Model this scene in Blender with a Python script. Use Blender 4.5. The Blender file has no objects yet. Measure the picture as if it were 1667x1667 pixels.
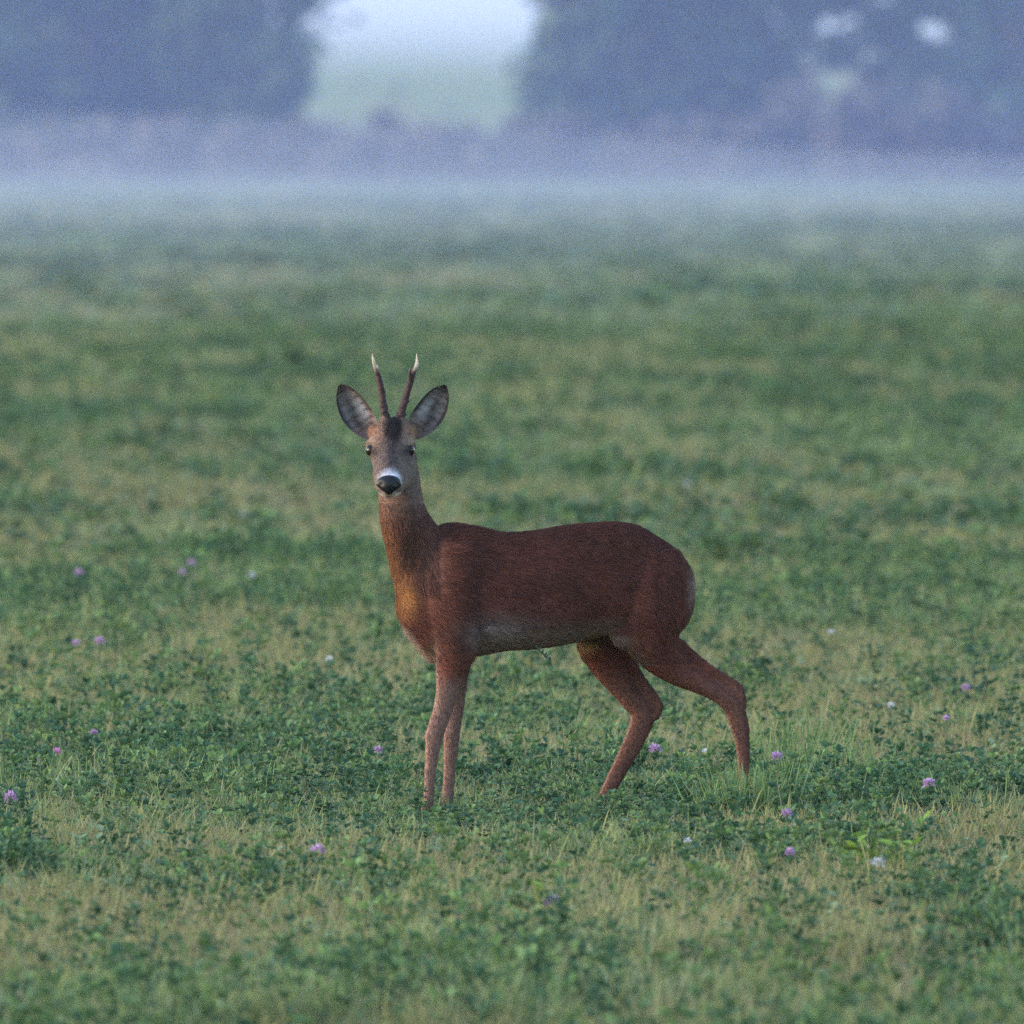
import bpy, bmesh, math, random
import numpy as np
from mathutils import Vector, Matrix

random.seed(7)
RNG = np.random.default_rng(11)
SC = bpy.context.scene
COL = SC.collection

# ------------------------------------------------------------------ camera
PXM = 686.0            # photo pixels per metre where the deer stands
DIST = 50.0            # metres from the camera to the deer
FPX = PXM * DIST
HOR = 184.0            # photo row of the eye-level line
GROUND_ROW = 1345.0    # photo row of the ground under the deer
CAM_H = (GROUND_ROW - HOR) / PXM
cam_data = bpy.data.cameras.new('camera')
cam = bpy.data.objects.new('camera', cam_data)
COL.objects.link(cam)
cam.location = (0, -DIST, CAM_H)
pitch = math.atan((833.5 - HOR) / FPX)
cam.rotation_euler = (math.radians(90) - pitch, 0, 0)
cam_data.sensor_width = 36
cam_data.lens = FPX / 1667.0 * 36.0
cam_data.clip_start = 1.0
cam_data.clip_end = 6000
cam_data.dof.use_dof = True
cam_data.dof.focus_distance = DIST - 0.05
cam_data.dof.aperture_fstop = (cam_data.lens / 1000.0) / 0.060
cam_data.dof.aperture_blades = 9
SC.camera = cam

# ------------------------------------------------------------------ world, sun, exposure
SUN_AZ, SUN_EL = math.radians(-100), math.radians(13)   # azimuth from +Y towards +X
world = bpy.data.worlds.new('World')
SC.world = world
world.use_nodes = True
wn = world.node_tree
wn.nodes.clear()
w_out = wn.nodes.new('ShaderNodeOutputWorld')
w_bg = wn.nodes.new('ShaderNodeBackground')
w_sky = wn.nodes.new('ShaderNodeTexSky')
w_sky.sky_type = 'NISHITA'
w_sky.sun_disc = False
w_sky.sun_elevation = SUN_EL
w_sky.sun_rotation = SUN_AZ
w_sky.air_density = 1.2
w_sky.dust_density = 1.0
w_sky.ozone_density = 2.5
w_bg.inputs['Strength'].default_value = 0.15
wn.links.new(w_sky.outputs[0], w_bg.inputs['Color'])
wn.links.new(w_bg.outputs[0], w_out.inputs['Surface'])

sun_data = bpy.data.lights.new('sun', 'SUN')
sun_data.energy = 0.7
sun_data.angle = math.radians(25)
sun_data.color = (1.0, 0.90, 0.80)
sun = bpy.data.objects.new('sun', sun_data)
COL.objects.link(sun)
sd = Vector((math.sin(SUN_AZ) * math.cos(SUN_EL), math.cos(SUN_AZ) * math.cos(SUN_EL), math.sin(SUN_EL)))
sun.rotation_euler = sd.to_track_quat('Z', 'Y').to_euler()
sun.location = (-20, 0, 20)

SC.view_settings.view_transform = 'Standard'
SC.view_settings.look = 'None'
SC.view_settings.exposure = 2.95
SC.view_settings.gamma = 1.0
SC.view_settings.use_curve_mapping = False
SC.render.engine = 'CYCLES'
SC.cycles.volume_step_rate = 1.0
SC.cycles.use_denoising = False        # the photograph is grainy
SC.cycles.use_adaptive_sampling = False
SC.cycles.sample_clamp_direct = 0.13
SC.cycles.sample_clamp_indirect = 0.13
try: SC.cycles.sampling_pattern = 'BLUE_NOISE'
except Exception: pass
SC.cycles.max_bounces = 6
SC.cycles.transparent_max_bounces = 8

# ------------------------------------------------------------------ helpers
def at(px, py, depth=0.0):
    """Photo pixel to a point at the given depth behind the deer's place."""
    d = DIST + depth
    k = d / DIST
    return ((px - 833.5) / PXM * k, depth, CAM_H - (py - HOR) / PXM * k)

def tag(o, label=None, cat=None, group=None, kind=None):
    if label: o['label'] = label
    if cat: o['category'] = cat
    if group: o['group'] = group
    if kind: o['kind'] = kind
    return o

def mesh_obj(name, verts, faces, mats, parent=None, smooth=True):
    me = bpy.data.meshes.new(name)
    me.from_pydata([tuple(v) for v in verts], [], [tuple(f) for f in faces])
    me.update()
    if smooth:
        me.polygons.foreach_set('use_smooth', [True] * len(me.polygons))
    for m in (mats if isinstance(mats, (list, tuple)) else [mats]):
        if m: me.materials.append(m)
    o = bpy.data.objects.new(name, me)
    COL.objects.link(o)
    if parent is not None:
        o.parent = parent
    return o

def empty(name, loc):
    o = bpy.data.objects.new(name, None)
    COL.objects.link(o)
    o.location = loc
    o.empty_display_size = 0.1
    return o

def set_col(me, cols, name='Col'):
    a = me.color_attributes.new(name, 'FLOAT_COLOR', 'POINT')
    c = np.ones((len(me.vertices), 4), np.float32)
    c[:, :3] = cols
    a.data.foreach_set('color', c.ravel())

def vnoise(x, y, seed=0):
    """Smooth value noise in 0..1 on numpy arrays."""
    x = np.asarray(x, float); y = np.asarray(y, float)
    xi = np.floor(x).astype(np.int64); yi = np.floor(y).astype(np.int64)
    fx = x - xi; fy = y - yi
    fx = fx * fx * (3 - 2 * fx); fy = fy * fy * (3 - 2 * fy)
    def h(a, b):
        n = (a * 374761393 + b * 668265263 + seed * 974634777) & 0xffffffff
        n = ((n ^ (n >> 13)) * 1274126177) & 0xffffffff
        return ((n ^ (n >> 16)) & 0xffff) / 65535.0
    return (h(xi, yi) * (1 - fx) + h(xi + 1, yi) * fx) * (1 - fy) + (h(xi, yi + 1) * (1 - fx) + h(xi + 1, yi + 1) * fx) * fy

def fbm(x, y, seed=0, oct=3):
    s = 0; a = 0.5; t = 0
    for i in range(oct):
        s = s + a * vnoise(np.asarray(x) * 2 ** i, np.asarray(y) * 2 ** i, seed + i); t += a; a *= 0.5
    return s / t

def sstep(a, b, x):
    t = np.clip((np.asarray(x, float) - a) / (b - a), 0, 1)
    return t * t * (3 - 2 * t)

# ------------------------------------------------------------------ materials
def new_mat(name):
    m = bpy.data.materials.new(name)
    m.use_nodes = True
    return m, m.node_tree, m.node_tree.nodes['Principled BSDF']

def mat_attr(name, rough=0.7, spec=0.3, noise=0.0, nscale=60.0, translucent=0.0, sheen=0.0):
    """Colour from the point attribute Col, with fine mottling."""
    m, nt, b = new_mat(name)
    at_ = nt.nodes.new('ShaderNodeAttribute'); at_.attribute_name = 'Col'
    col = at_.outputs['Color']
    if noise > 0:
        geo = nt.nodes.new('ShaderNodeNewGeometry')
        n = nt.nodes.new('ShaderNodeTexNoise'); n.inputs['Scale'].default_value = nscale
        n.inputs['Detail'].default_value = 3
        nt.links.new(geo.outputs['Position'], n.inputs['Vector'])
        mp = nt.nodes.new('ShaderNodeMapRange')
        mp.inputs[1].default_value = 0.25; mp.inputs[2].default_value = 0.75
        mp.inputs[3].default_value = 1 - noise; mp.inputs[4].default_value = 1 + noise
        nt.links.new(n.outputs['Fac'], mp.inputs[0])
        mul = nt.nodes.new('ShaderNodeVectorMath'); mul.operation = 'MULTIPLY'
        nt.links.new(col, mul.inputs[0]); nt.links.new(mp.outputs[0], mul.inputs[1])
        col = mul.outputs[0]
    nt.links.new(col, b.inputs['Base Color'])
    b.inputs['Roughness'].default_value = rough
    b.inputs['Specular IOR Level'].default_value = spec
    if sheen:
        b.inputs['Sheen Weight'].default_value = sheen
        b.inputs['Sheen Roughness'].default_value = 0.5
    if translucent > 0:
        out = nt.nodes['Material Output']
        tr = nt.nodes.new('ShaderNodeBsdfTranslucent')
        mx = nt.nodes.new('ShaderNodeMixShader'); mx.inputs[0].default_value = translucent
        nt.links.new(col, tr.inputs['Color'])
        nt.links.new(b.outputs[0], mx.inputs[1]); nt.links.new(tr.outputs[0], mx.inputs[2])
        nt.links.new(mx.outputs[0], out.inputs['Surface'])
    return m

def mat_plain(name, col, rough=0.6, spec=0.3, noise=0.15, nscale=80.0):
    m, nt, b = new_mat(name)
    n = nt.nodes.new('ShaderNodeTexNoise'); n.inputs['Scale'].default_value = nscale
    geo = nt.nodes.new('ShaderNodeNewGeometry')
    nt.links.new(geo.outputs['Position'], n.inputs['Vector'])
    r = nt.nodes.new('ShaderNodeValToRGB')
    r.color_ramp.elements[0].position = 0.3; r.color_ramp.elements[1].position = 0.7
    r.color_ramp.elements[0].color = (*[c * (1 - noise) for c in col], 1)
    r.color_ramp.elements[1].color = (*[min(1, c * (1 + noise)) for c in col], 1)
    nt.links.new(n.outputs['Fac'], r.inputs[0]); nt.links.new(r.outputs[0], b.inputs['Base Color'])
    b.inputs['Roughness'].default_value = rough
    b.inputs['Specular IOR Level'].default_value = spec
    return m

# meadow plants: attribute colour, drifting with place between fresh and dry
def mat_meadow():
    m = mat_attr('meadow_plants', rough=0.6, spec=0.2, translucent=0.35)
    return m
M_MEADOW = mat_meadow()
M_COAT = mat_attr('deer_coat', rough=0.9, spec=0.06, noise=0.22, nscale=55.0)
M_HAIR = mat_attr('deer_hair', rough=0.75, spec=0.07)
M_HORN = mat_attr('antler_horn', rough=0.65, spec=0.12, noise=0.3, nscale=160.0)
M_NOSE = mat_plain('wet_nose', (0.005, 0.005, 0.006), rough=0.42, spec=0.14)
M_EYE = mat_plain('dark_eye', (0.006, 0.004, 0.004), rough=0.15, spec=0.14)
M_HOOF = mat_plain('dark_hoof', (0.02, 0.016, 0.014), rough=0.45)
M_FLOWER = mat_attr('flower_petals', rough=0.6, spec=0.2, translucent=0.3)
M_LEAF = mat_attr('tree_leaves', rough=0.6, spec=0.2, translucent=0.25)
M_BARK = mat_plain('bark', (0.06, 0.05, 0.04), rough=0.9, noise=0.4, nscale=6.0)

# ------------------------------------------------------------------ ground
def ground_z(x, y):
    x = np.asarray(x, float); y = np.asarray(y, float)
    roll = 0.05 * (fbm(x * 0.12, y * 0.12, 5) - 0.5) * sstep(3, 10, np.abs(y))
    rise = 12.5 * sstep(0, 1, (y - 560) / 1150.0) + 0.6 * (fbm(x * 0.01, y * 0.01, 9) - 0.5) * sstep(500, 800, y)
    return roll + rise

def build_ground():
    ys = np.concatenate([np.arange(-75, 40, 1.0), np.arange(40, 160, 3.0), np.arange(160, 520, 9.0), np.arange(520, 1600, 30.0)])
    xs = np.concatenate([np.arange(-300, -30, 15.0), np.arange(-30, -6, 3.0), np.arange(-6, 6.01, 0.75), np.arange(9, 31, 3.0), np.arange(45, 301, 15.0)])
    X, Y = np.meshgrid(xs, ys)
    Z = ground_z(X, Y)
    v = np.stack([X.ravel(), Y.ravel(), Z.ravel()], 1)
    nx = len(xs); ny = len(ys)
    f = [(j * nx + i, j * nx + i + 1, (j + 1) * nx + i + 1, (j + 1) * nx + i) for j in range(ny - 1) for i in range(nx - 1)]
    m, nt, b = new_mat('meadow_ground')
    geo = nt.nodes.new('ShaderNodeNewGeometry')
    def noise(scale, detail=4):
        n = nt.nodes.new('ShaderNodeTexNoise'); n.inputs['Scale'].default_value = scale; n.inputs['Detail'].default_value = detail
        nt.links.new(geo.outputs['Position'], n.inputs['Vector']); return n
    def ramp(n, stops):
        r = nt.nodes.new('ShaderNodeValToRGB')
        els = r.color_ramp.elements
        els[0].position, els[0].color = stops[0][0], (*stops[0][1], 1)
        els[1].position, els[1].color = stops[-1][0], (*stops[-1][1], 1)
        for p, c in stops[1:-1]:
            e = els.new(p); e.color = (*c, 1)
        nt.links.new(n.outputs['Fac'], r.inputs[0]); return r
    n1 = noise(0.55); n2 = noise(6.0); n3 = noise(0.05)
    r1 = ramp(n1, [(0.36, (0.080, 0.105, 0.034)), (0.52, (0.105, 0.122, 0.040)), (0.64, (0.170, 0.120, 0.050))])
    r2 = ramp(n2, [(0.3, (0.6, 0.6, 0.6)), (0.7, (1.3, 1.3, 1.25))])
    r3 = ramp(n3, [(0.35, (0.9, 0.98, 0.95)), (0.65, (1.12, 1.02, 0.95))])
    mu = nt.nodes.new('ShaderNodeVectorMath'); mu.operation = 'MULTIPLY'
    mu2 = nt.nodes.new('ShaderNodeVectorMath'); mu2.operation = 'MULTIPLY'
    nt.links.new(r1.outputs[0], mu.inputs[0]); nt.links.new(r2.outputs[0], mu.inputs[1])
    nt.links.new(mu.outputs[0], mu2.inputs[0]); nt.links.new(r3.outputs[0], mu2.inputs[1])
    nt.links.new(mu2.outputs[0], b.inputs['Base Color'])
    b.inputs['Roughness'].default_value = 0.95
    b.inputs['Specular IOR Level'].default_value = 0.1
    bp = nt.nodes.new('ShaderNodeBump'); bp.inputs['Strength'].default_value = 0.5; bp.inputs['Distance'].default_value = 0.05
    nt.links.new(n2.outputs['Fac'], bp.inputs['Height']); nt.links.new(bp.outputs[0], b.inputs['Normal'])
    o = mesh_obj('ground', v, f, m)
    tag(o, 'misty green meadow ground stretching to a low pale rise', None, kind='structure')
    return o
build_ground()

# ------------------------------------------------------------------ meadow patches (grass, clover, straw)
class Soup:
    def __init__(self):
        self.v = []; self.f = []; self.c = []; self.n = 0
    def add(self, V, F, C):
        V = np.asarray(V, float).reshape(-1, 3)
        self.v.append(V); self.f += [tuple(i + self.n for i in t) for t in F]
        C = np.asarray(C, float)
        self.c.append(np.broadcast_to(C, (len(V), 3)) if C.ndim == 1 else C)
        self.n += len(V)
    def build(self, name, mat, link=True, parent=None, smooth=True):
        o_v = np.concatenate(self.v); o_c = np.concatenate(self.c)
        me = bpy.data.meshes.new(name)
        me.from_pydata(o_v.tolist(), [], self.f); me.update()
        if smooth: me.polygons.foreach_set('use_smooth', [True] * len(me.polygons))
        me.materials.append(mat); set_col(me, o_c)
        o = bpy.data.objects.new(name, me)
        if link: COL.objects.link(o)
        if parent is not None: o.parent = parent
        return o

def blade(S, x, y, h, w, az, lean, curl, col, tip=None, z0=-0.01):
    d = np.array([math.cos(az), math.sin(az), 0]); s = np.array([-math.sin(az), math.cos(az), 0])
    if random.random() < 0.5:   # twist so that blades show flat and edge-on
        s = np.array([math.cos(az * 3.1), math.sin(az * 3.1), 0])
    P = []
    for t, ww in ((0, 1.0), (0.45, 0.9), (0.8, 0.55), (1, 0)):
        c = np.array([x, y, z0]) + d * (lean * t * h + curl * t * t * h) + np.array([0, 0, h * t * (1 - 0.35 * curl * t)])
        if ww > 0: P += [c - s * w * ww / 2, c + s * w * ww / 2]
        else: P += [c]
    tip = col if tip is None else tip
    C = np.array([np.array(col) * 0.9] * 2 + [col] * 2 + [tip] * 2 + [tip])
    S.add(P, [(0, 1, 3, 2), (2, 3, 5, 4), (4, 5, 6)], C)

def leaflet(S, base, d, up, L, W, col, fold=0.35):
    d = d / np.linalg.norm(d); s = np.cross(up, d); s /= np.linalg.norm(s) + 1e-9; n = np.cross(d, s)
    a = base; m1 = base + d * L * 0.55 - n * W * fold * 0.3; e = base + d * L
    l = base + d * L * 0.5 + s * W / 2 + n * W * fold * 0.4; l2 = base + d * L * 0.85 + s * W * 0.36 + n * W * fold * 0.3
    r = base + d * L * 0.5 - s * W / 2 + n * W * fold * 0.4; r2 = base + d * L * 0.85 - s * W * 0.36 + n * W * fold * 0.3
    S.add([a, m1, e, l, l2, r, r2], [(0, 3, 1), (3, 4, 2, 1), (0, 1, 5), (1, 2, 6, 5)], col)

def stem(S, p0, p1, r, col, bend=None):
    p0 = np.asarray(p0, float); p1 = np.asarray(p1, float)
    pm = (p0 + p1) / 2 + (np.zeros(3) if bend is None else np.asarray(bend, float))
    V = []; F = []
    for i, p in enumerate((p0, pm, p1)):
        rr = r * (1 - 0.2 * i)
        for k in range(3):
            a = k * 2.094
            V.append(p + np.array([math.cos(a), math.sin(a), 0]) * rr)
    for i in range(2):
        for k in range(3):
            F.append((i * 3 + k, i * 3 + (k + 1) % 3, i * 3 + 3 + (k + 1) % 3, i * 3 + 3 + k))
    S.add(V, F, col)

def clover_leaf(S, x, y, h, size, col, stemcol):
    az = random.uniform(0, 6.283)
    top = np.array([x + math.cos(az) * h * 0.3, y + math.sin(az) * h * 0.3, h])
    stem(S, (x, y, -0.01), top, 0.0011, stemcol, bend=(0, 0, h * 0.1))
    tilt = random.uniform(-0.1, 0.9)
    for k in range(3):
        a = az + k * 2.094 + random.uniform(-0.25, 0.25)
        d = np.array([math.cos(a), math.sin(a), random.uniform(-0.4, 1.0) + tilt * math.cos(a - az) * 0.5])
        up = np.array([random.uniform(-.3, .3), random.uniform(-.3, .3), 1.0])
        j = random.uniform(0.85, 1.15)
        leaflet(S, top, d, up, size * j, size * 0.68 * j, np.array(col) * random.uniform(0.85, 1.15), fold=random.uniform(0.1, 0.7))

GREENS = [(0.096, 0.134, 0.044), (0.124, 0.154, 0.046), (0.172, 0.190, 0.060), (0.062, 0.096, 0.038), (0.170, 0.172, 0.090)]
CLOVERS = [(0.052, 0.100, 0.040), (0.028, 0.062, 0.030), (0.084, 0.132, 0.044), (0.040, 0.082, 0.036), (0.064, 0.112, 0.040), (0.106, 0.146, 0.052), (0.030, 0.066, 0.030), (0.14, 0.18, 0.09)]
STRAWS = [(0.29, 0.195, 0.100), (0.24, 0.155, 0.085), (0.34, 0.26, 0.15), (0.20, 0.125, 0.08)]
PATCH = 0.5
def make_patch(kind, idx):
    S = Soup()
    ng, nc, ns, hmul = {'grass': (1150, 22, 200, 1.0), 'clover': (760, 85, 90, 1.0), 'dry': (600, 14, 520, 0.9), 'lush': (1100, 50, 60, 1.15)}[kind]
    def xy(): return random.uniform(-.5, .5) * PATCH * 1.1, random.uniform(-.5, .5) * PATCH * 1.1
    cl = [xy() for _ in range(9)]
    hb = [(*xy(), random.uniform(.03, .08), random.uniform(-.45, .9)) for _ in range(16)]
    def hm(x, y):
        t = 1.0
        for bx, by, br, ba in hb: t += ba * math.exp(-((x - bx) ** 2 + (y - by) ** 2) / br ** 2)
        return min(1.9, max(.45, t))
    for i in range(ng):
        if random.random() < 0.6:
            cx, cy = random.choice(cl); x = cx + random.gauss(0, .035); y = cy + random.gauss(0, .035)
        else: x, y = xy()
        h = min(.125, random.uniform(0.035, 0.092) * hmul * hm(x, y))
        if random.random() < 0.06: h *= 1.4
        c = np.array(random.choice(GREENS)) * random.uniform(0.75, 1.25)
        if kind == 'dry' : c = c * 0.5 + np.array((0.18, 0.125, 0.055)) * 0.5
        tip = c * 1.1 if random.random() < 0.75 else c * 0.5 + np.array((0.2, 0.17, 0.09)) * 0.5
        blade(S, x, y, h, random.uniform(0.0026, 0.0058), random.uniform(0, 6.283), random.uniform(0, .45), random.uniform(0, .7), c, tip)
    for i in range(nc):
        x, y = xy()
        c = np.array(random.choice(CLOVERS)) * random.uniform(0.8, 1.25)
        clover_leaf(S, x, y, random.uniform(0.03, 0.065) * hmul * hm(x, y), random.uniform(0.012, 0.025), c, (0.06, 0.10, 0.05))
    for i in range(ns):
        x, y = xy()
        c = np.array(random.choice(STRAWS)) * random.uniform(0.7, 1.1)
        blade(S, x, y, random.uniform(0.03, 0.075) * hmul, random.uniform(0.0018, 0.0035), random.uniform(0, 6.283), random.uniform(0, 1.0), random.uniform(0, .4), c)
    for i in range({'clover': 30, 'lush': 12, 'grass': 5, 'dry': 2}[kind]):
        x, y = xy(); H_ = random.uniform(.065, .135) * (hm(x, y) * .5 + .5)
        lx, ly = random.gauss(0, .02), random.gauss(0, .02)
        c = np.array(random.choice(CLOVERS[:5] + CLOVERS[6:7])) * random.uniform(.7, 1.15)
        stem(S, (x, y, -.01), (x + lx, y + ly, H_), .0016, (.05, .085, .04))
        for q in range(random.randint(4, 7)):
            t = random.uniform(.4, 1.0); b = np.array((x + lx * t, y + ly * t, H_ * t)); a = random.uniform(0, 6.283)
            e = b + np.array((math.cos(a), math.sin(a), .8)) * random.uniform(.008, .022)
            stem(S, b, e, .0009, (.05, .085, .04)); sz_ = random.uniform(.012, .025)
            for k3 in range(3):
                a3 = a + (k3 - 1) * random.uniform(.9, 1.5)
                leaflet(S, e, np.array((math.cos(a3), math.sin(a3), random.uniform(-.3, 1.6))), np.array((random.uniform(-.5, .5), random.uniform(-.5, .5), 1.)), sz_, sz_ * .62, c * random.uniform(.8, 1.25), random.uniform(.1, .7))
    return S.build('meadow_patch_%s_%d' % (kind, idx), M_MEADOW, link=False)

patch_col = bpy.data.collections.new('meadow_patches')
PATCH_KINDS = ['grass'] * 3 + ['clover'] * 3 + ['dry'] * 3 + ['lush'] * 2
for i, k in enumerate(PATCH_KINDS):
    o = make_patch(k, i)
    o.name = '%02d_%s' % (i, k)
    patch_col.objects.link(o)

def patch_points():
    pts = []; rot = []; scl = []; idx = []
    def band(y0, y1, step, s, sz):
        y = y0
        while y < y1:
            d = y + DIST
            hw = 0.0243 * d + 0.5 + abs(d - 50) / 50 * 1.3
            for x in np.arange(-hw, hw + step, step):
                X = x + RNG.uniform(-.3, .3) * step; Y = y + RNG.uniform(-.3, .3) * step
                dry = fbm(X * 1.3 + 3.1, Y * 0.8, 21) + (0.05 if y > 6 else 0) + .065 * math.exp(-((Y + 5.2) / 1.3) ** 2) + .06 * math.exp(-((Y - 1.4) / .7) ** 2) + .07 * math.exp(-((Y - 10) / 2.5) ** 2) + .05 * math.exp(-((Y - 38) / 14) ** 2)
                clo = fbm(X * 1.1, Y * 0.7 + 9, 33)
                if dry > 0.525: k = random.choice((6, 7, 8))
                elif clo > 0.56 or -4 < Y < 7 and random.random() < .30: k = random.choice((3, 4, 5, 9))
                elif clo < 0.40: k = random.choice((9, 10, 0))
                else: k = random.choice((0, 1, 2, 0, 1, 2, 3))
                hh = (0.55 + 0.9 * fbm(X * 0.9, Y * 0.9, 44)) * (1 - .62 * math.exp(-((X + .19) / .35) ** 2 - ((Y + .9) / 1.1) ** 2)) * (1 - .45 * math.exp(-((X - .22) / .22) ** 2 - ((Y + .6) / .8) ** 2))
                pts.append((X, Y, float(ground_z(X, Y)))); rot.append((0, 0, RNG.uniform(0, 6.283)))
                scl.append((s, s, sz * hh)); idx.append(k)
            y += step
    band(-13.5, 28, 0.40, 1.0, 1.0)
    band(28, 110, 1.0, 2.3, 1.15)
    band(110, 470, 4.0, 9.0, 1.6)
    return pts, rot, scl, idx

def build_grass():
    pts, rot, scl, idx = patch_points()
    me = bpy.data.meshes.new('meadow_grass')
    me.from_pydata(pts, [], [])
    a = me.attributes.new('rot', 'FLOAT_VECTOR', 'POINT'); a.data.foreach_set('vector', np.array(rot, np.float32).ravel())
    a = me.attributes.new('scl', 'FLOAT_VECTOR', 'POINT'); a.data.foreach_set('vector', np.array(scl, np.float32).ravel())
    a = me.attributes.new('idx', 'INT', 'POINT'); a.data.foreach_set('value', np.array(idx, np.int32))
    me.materials.append(M_MEADOW)
    o = bpy.data.objects.new('meadow_grass', me); COL.objects.link(o)
    ng = bpy.data.node_groups.new('scatter_meadow', 'GeometryNodeTree')
    ng.interface.new_socket('Geometry', in_out='INPUT', socket_type='NodeSocketGeometry')
    ng.interface.new_socket('Geometry', in_out='OUTPUT', socket_type='NodeSocketGeometry')
    N = ng.nodes
    gi = N.new('NodeGroupInput'); go = N.new('NodeGroupOutput')
    mp = N.new('GeometryNodeMeshToPoints')
    ci = N.new('GeometryNodeCollectionInfo'); ci.inputs['Collection'].default_value = patch_col
    ci.inputs['Separate Children'].default_value = True; ci.inputs['Reset Children'].default_value = True
    ip = N.new('GeometryNodeInstanceOnPoints'); ip.inputs['Pick Instance'].default_value = True
    def attr(nm, t):
        n = N.new('GeometryNodeInputNamedAttribute'); n.data_type = t; n.inputs['Name'].default_value = nm
        return n.outputs['Attribute']
    L = ng.links
    L.new(gi.outputs[0], mp.inputs[0]); L.new(mp.outputs[0], ip.inputs['Points'])
    L.new(ci.outputs[0], ip.inputs['Instance'])
    L.new(attr('idx', 'INT'), ip.inputs['Instance Index'])
    L.new(attr('rot', 'FLOAT_VECTOR'), ip.inputs['Rotation'])
    L.new(attr('scl', 'FLOAT_VECTOR'), ip.inputs['Scale'])
    L.new(ip.outputs[0], go.inputs[0])
    md = o.modifiers.new('scatter', 'NODES'); md.node_group = ng
    tag(o, 'short grass, clover leaves and dry straw covering the meadow', 'grass', kind='stuff')
    print('meadow patches', len(pts))
build_grass()

# ------------------------------------------------------------------ the deer
YAW = 0.34
def yc(px): return YAW * (px - 890.0) / PXM
def P(px, py, y): return np.array(((px - 833.5) / PXM, y, (GROUND_ROW - py) / PXM))

def loft(rings):
    V = np.concatenate(rings); n = len(rings[0]); F = []
    for i in range(len(rings) - 1):
        for k in range(n):
            F.append((i * n + k, i * n + (k + 1) % n, (i + 1) * n + (k + 1) % n, (i + 1) * n + k))
    F.append(tuple(range(n - 1, -1, -1))); F.append(tuple((len(rings) - 1) * n + k for k in range(n)))
    return V, F

def catmull(A, n):
    """Resample rows of control values smoothly (n steps per span)."""
    A = np.asarray(A, float); out = []
    for i in range(len(A) - 1):
        p0 = A[max(i - 1, 0)]; p1 = A[i]; p2 = A[i + 1]; p3 = A[min(i + 2, len(A) - 1)]
        for j in range(n):
            t = j / n
            out.append(0.5 * ((2 * p1) + (-p0 + p2) * t + (2 * p0 - 5 * p1 + 4 * p2 - p3) * t * t + (-p0 + 3 * p1 - 3 * p2 + p3) * t ** 3))
    out.append(A[-1]); return np.array(out)

ANG = np.linspace(0, 2 * np.pi, 28, endpoint=False)
def se(c, e): return np.sign(c) * np.abs(c) ** e

def trunk():
    st = [(652, 950, 1002, .030), (662, 915, 1030, .060), (680, 880, 1050, .078), (705, 857, 1070, .092), (740, 852, 1075, .108), (780, 858, 1066, .120),
          (820, 867, 1058, .130), (870, 865, 1055, .136), (920, 857, 1048, .134), (960, 853.5, 1040, .126), (1000, 852, 1036, .120),
          (1035, 857, 1045, .114), (1070, 876, 1045, .102), (1100, 897, 1035, .080), (1120, 921, 1012, .056), (1129, 940, 985, .030)]
    R = []
    for x, t, b, w in catmull(st, 3):
        zc = (t + b) / 2; hz = (b - t) / 2
        c = se(np.cos(ANG), 0.9); s = se(np.sin(ANG), 0.9)
        wid = w * (1 - 0.14 * np.sin(ANG))          # fuller in the lower half
        R.append(np.array([P(x, zc - hz * s[i], yc(x) + wid[i] * c[i]) for i in range(len(ANG))]))
    return loft(R)

def vloft(st):
    """Stations stacked vertically: px x, px y, depth, rx px, ry m."""
    R = []
    for x, y, d, rx, ry in catmull(st, 3):
        R.append(np.array([P(x + rx * math.cos(a), y, d + ry * math.sin(a)) for a in ANG]))
    return loft(R)

def dloft(st):
    """Stations along the depth: px x, px y, depth, rx px, rz px."""
    R = []
    for x, y, d, rx, rz in catmull(st, 3):
        R.append(np.array([P(x + rx * se(math.cos(a), .92), y - rz * se(math.sin(a), .92), d) for a in ANG]))
    return loft(R)

def limb(st):
    """px x, px y, depth m, in-plane radius px, lateral radius m; sections square to the path."""
    A = catmull(st, 4); R = []
    for i in range(len(A)):
        a = A[max(i - 1, 0)]; b = A[min(i + 1, len(A) - 1)]
        tx, ty = b[0] - a[0], b[1] - a[1]; l = math.hypot(tx, ty) + 1e-6
        nx, ny = -ty / l, tx / l
        x, y, d, r, rl = A[i]
        k_ = 1 - .11 * float(sstep(1085, 1150, y)); r *= k_; rl *= k_
        R.append(np.array([P(x + nx * r * math.cos(q), y + ny * r * math.cos(q), d + rl * math.sin(q)) for q in ANG]))
    return loft(R)

def ball(px, py, d, rx, ry, rz):
    R = []
    for th in np.linspace(0.15, math.pi - 0.15, 12):
        R.append(np.array([P(px + rx * math.sin(th) * math.cos(a), py - rz * math.cos(th), d + ry * math.sin(th) * math.sin(a)) for a in ANG]))
    return loft(R)

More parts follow.
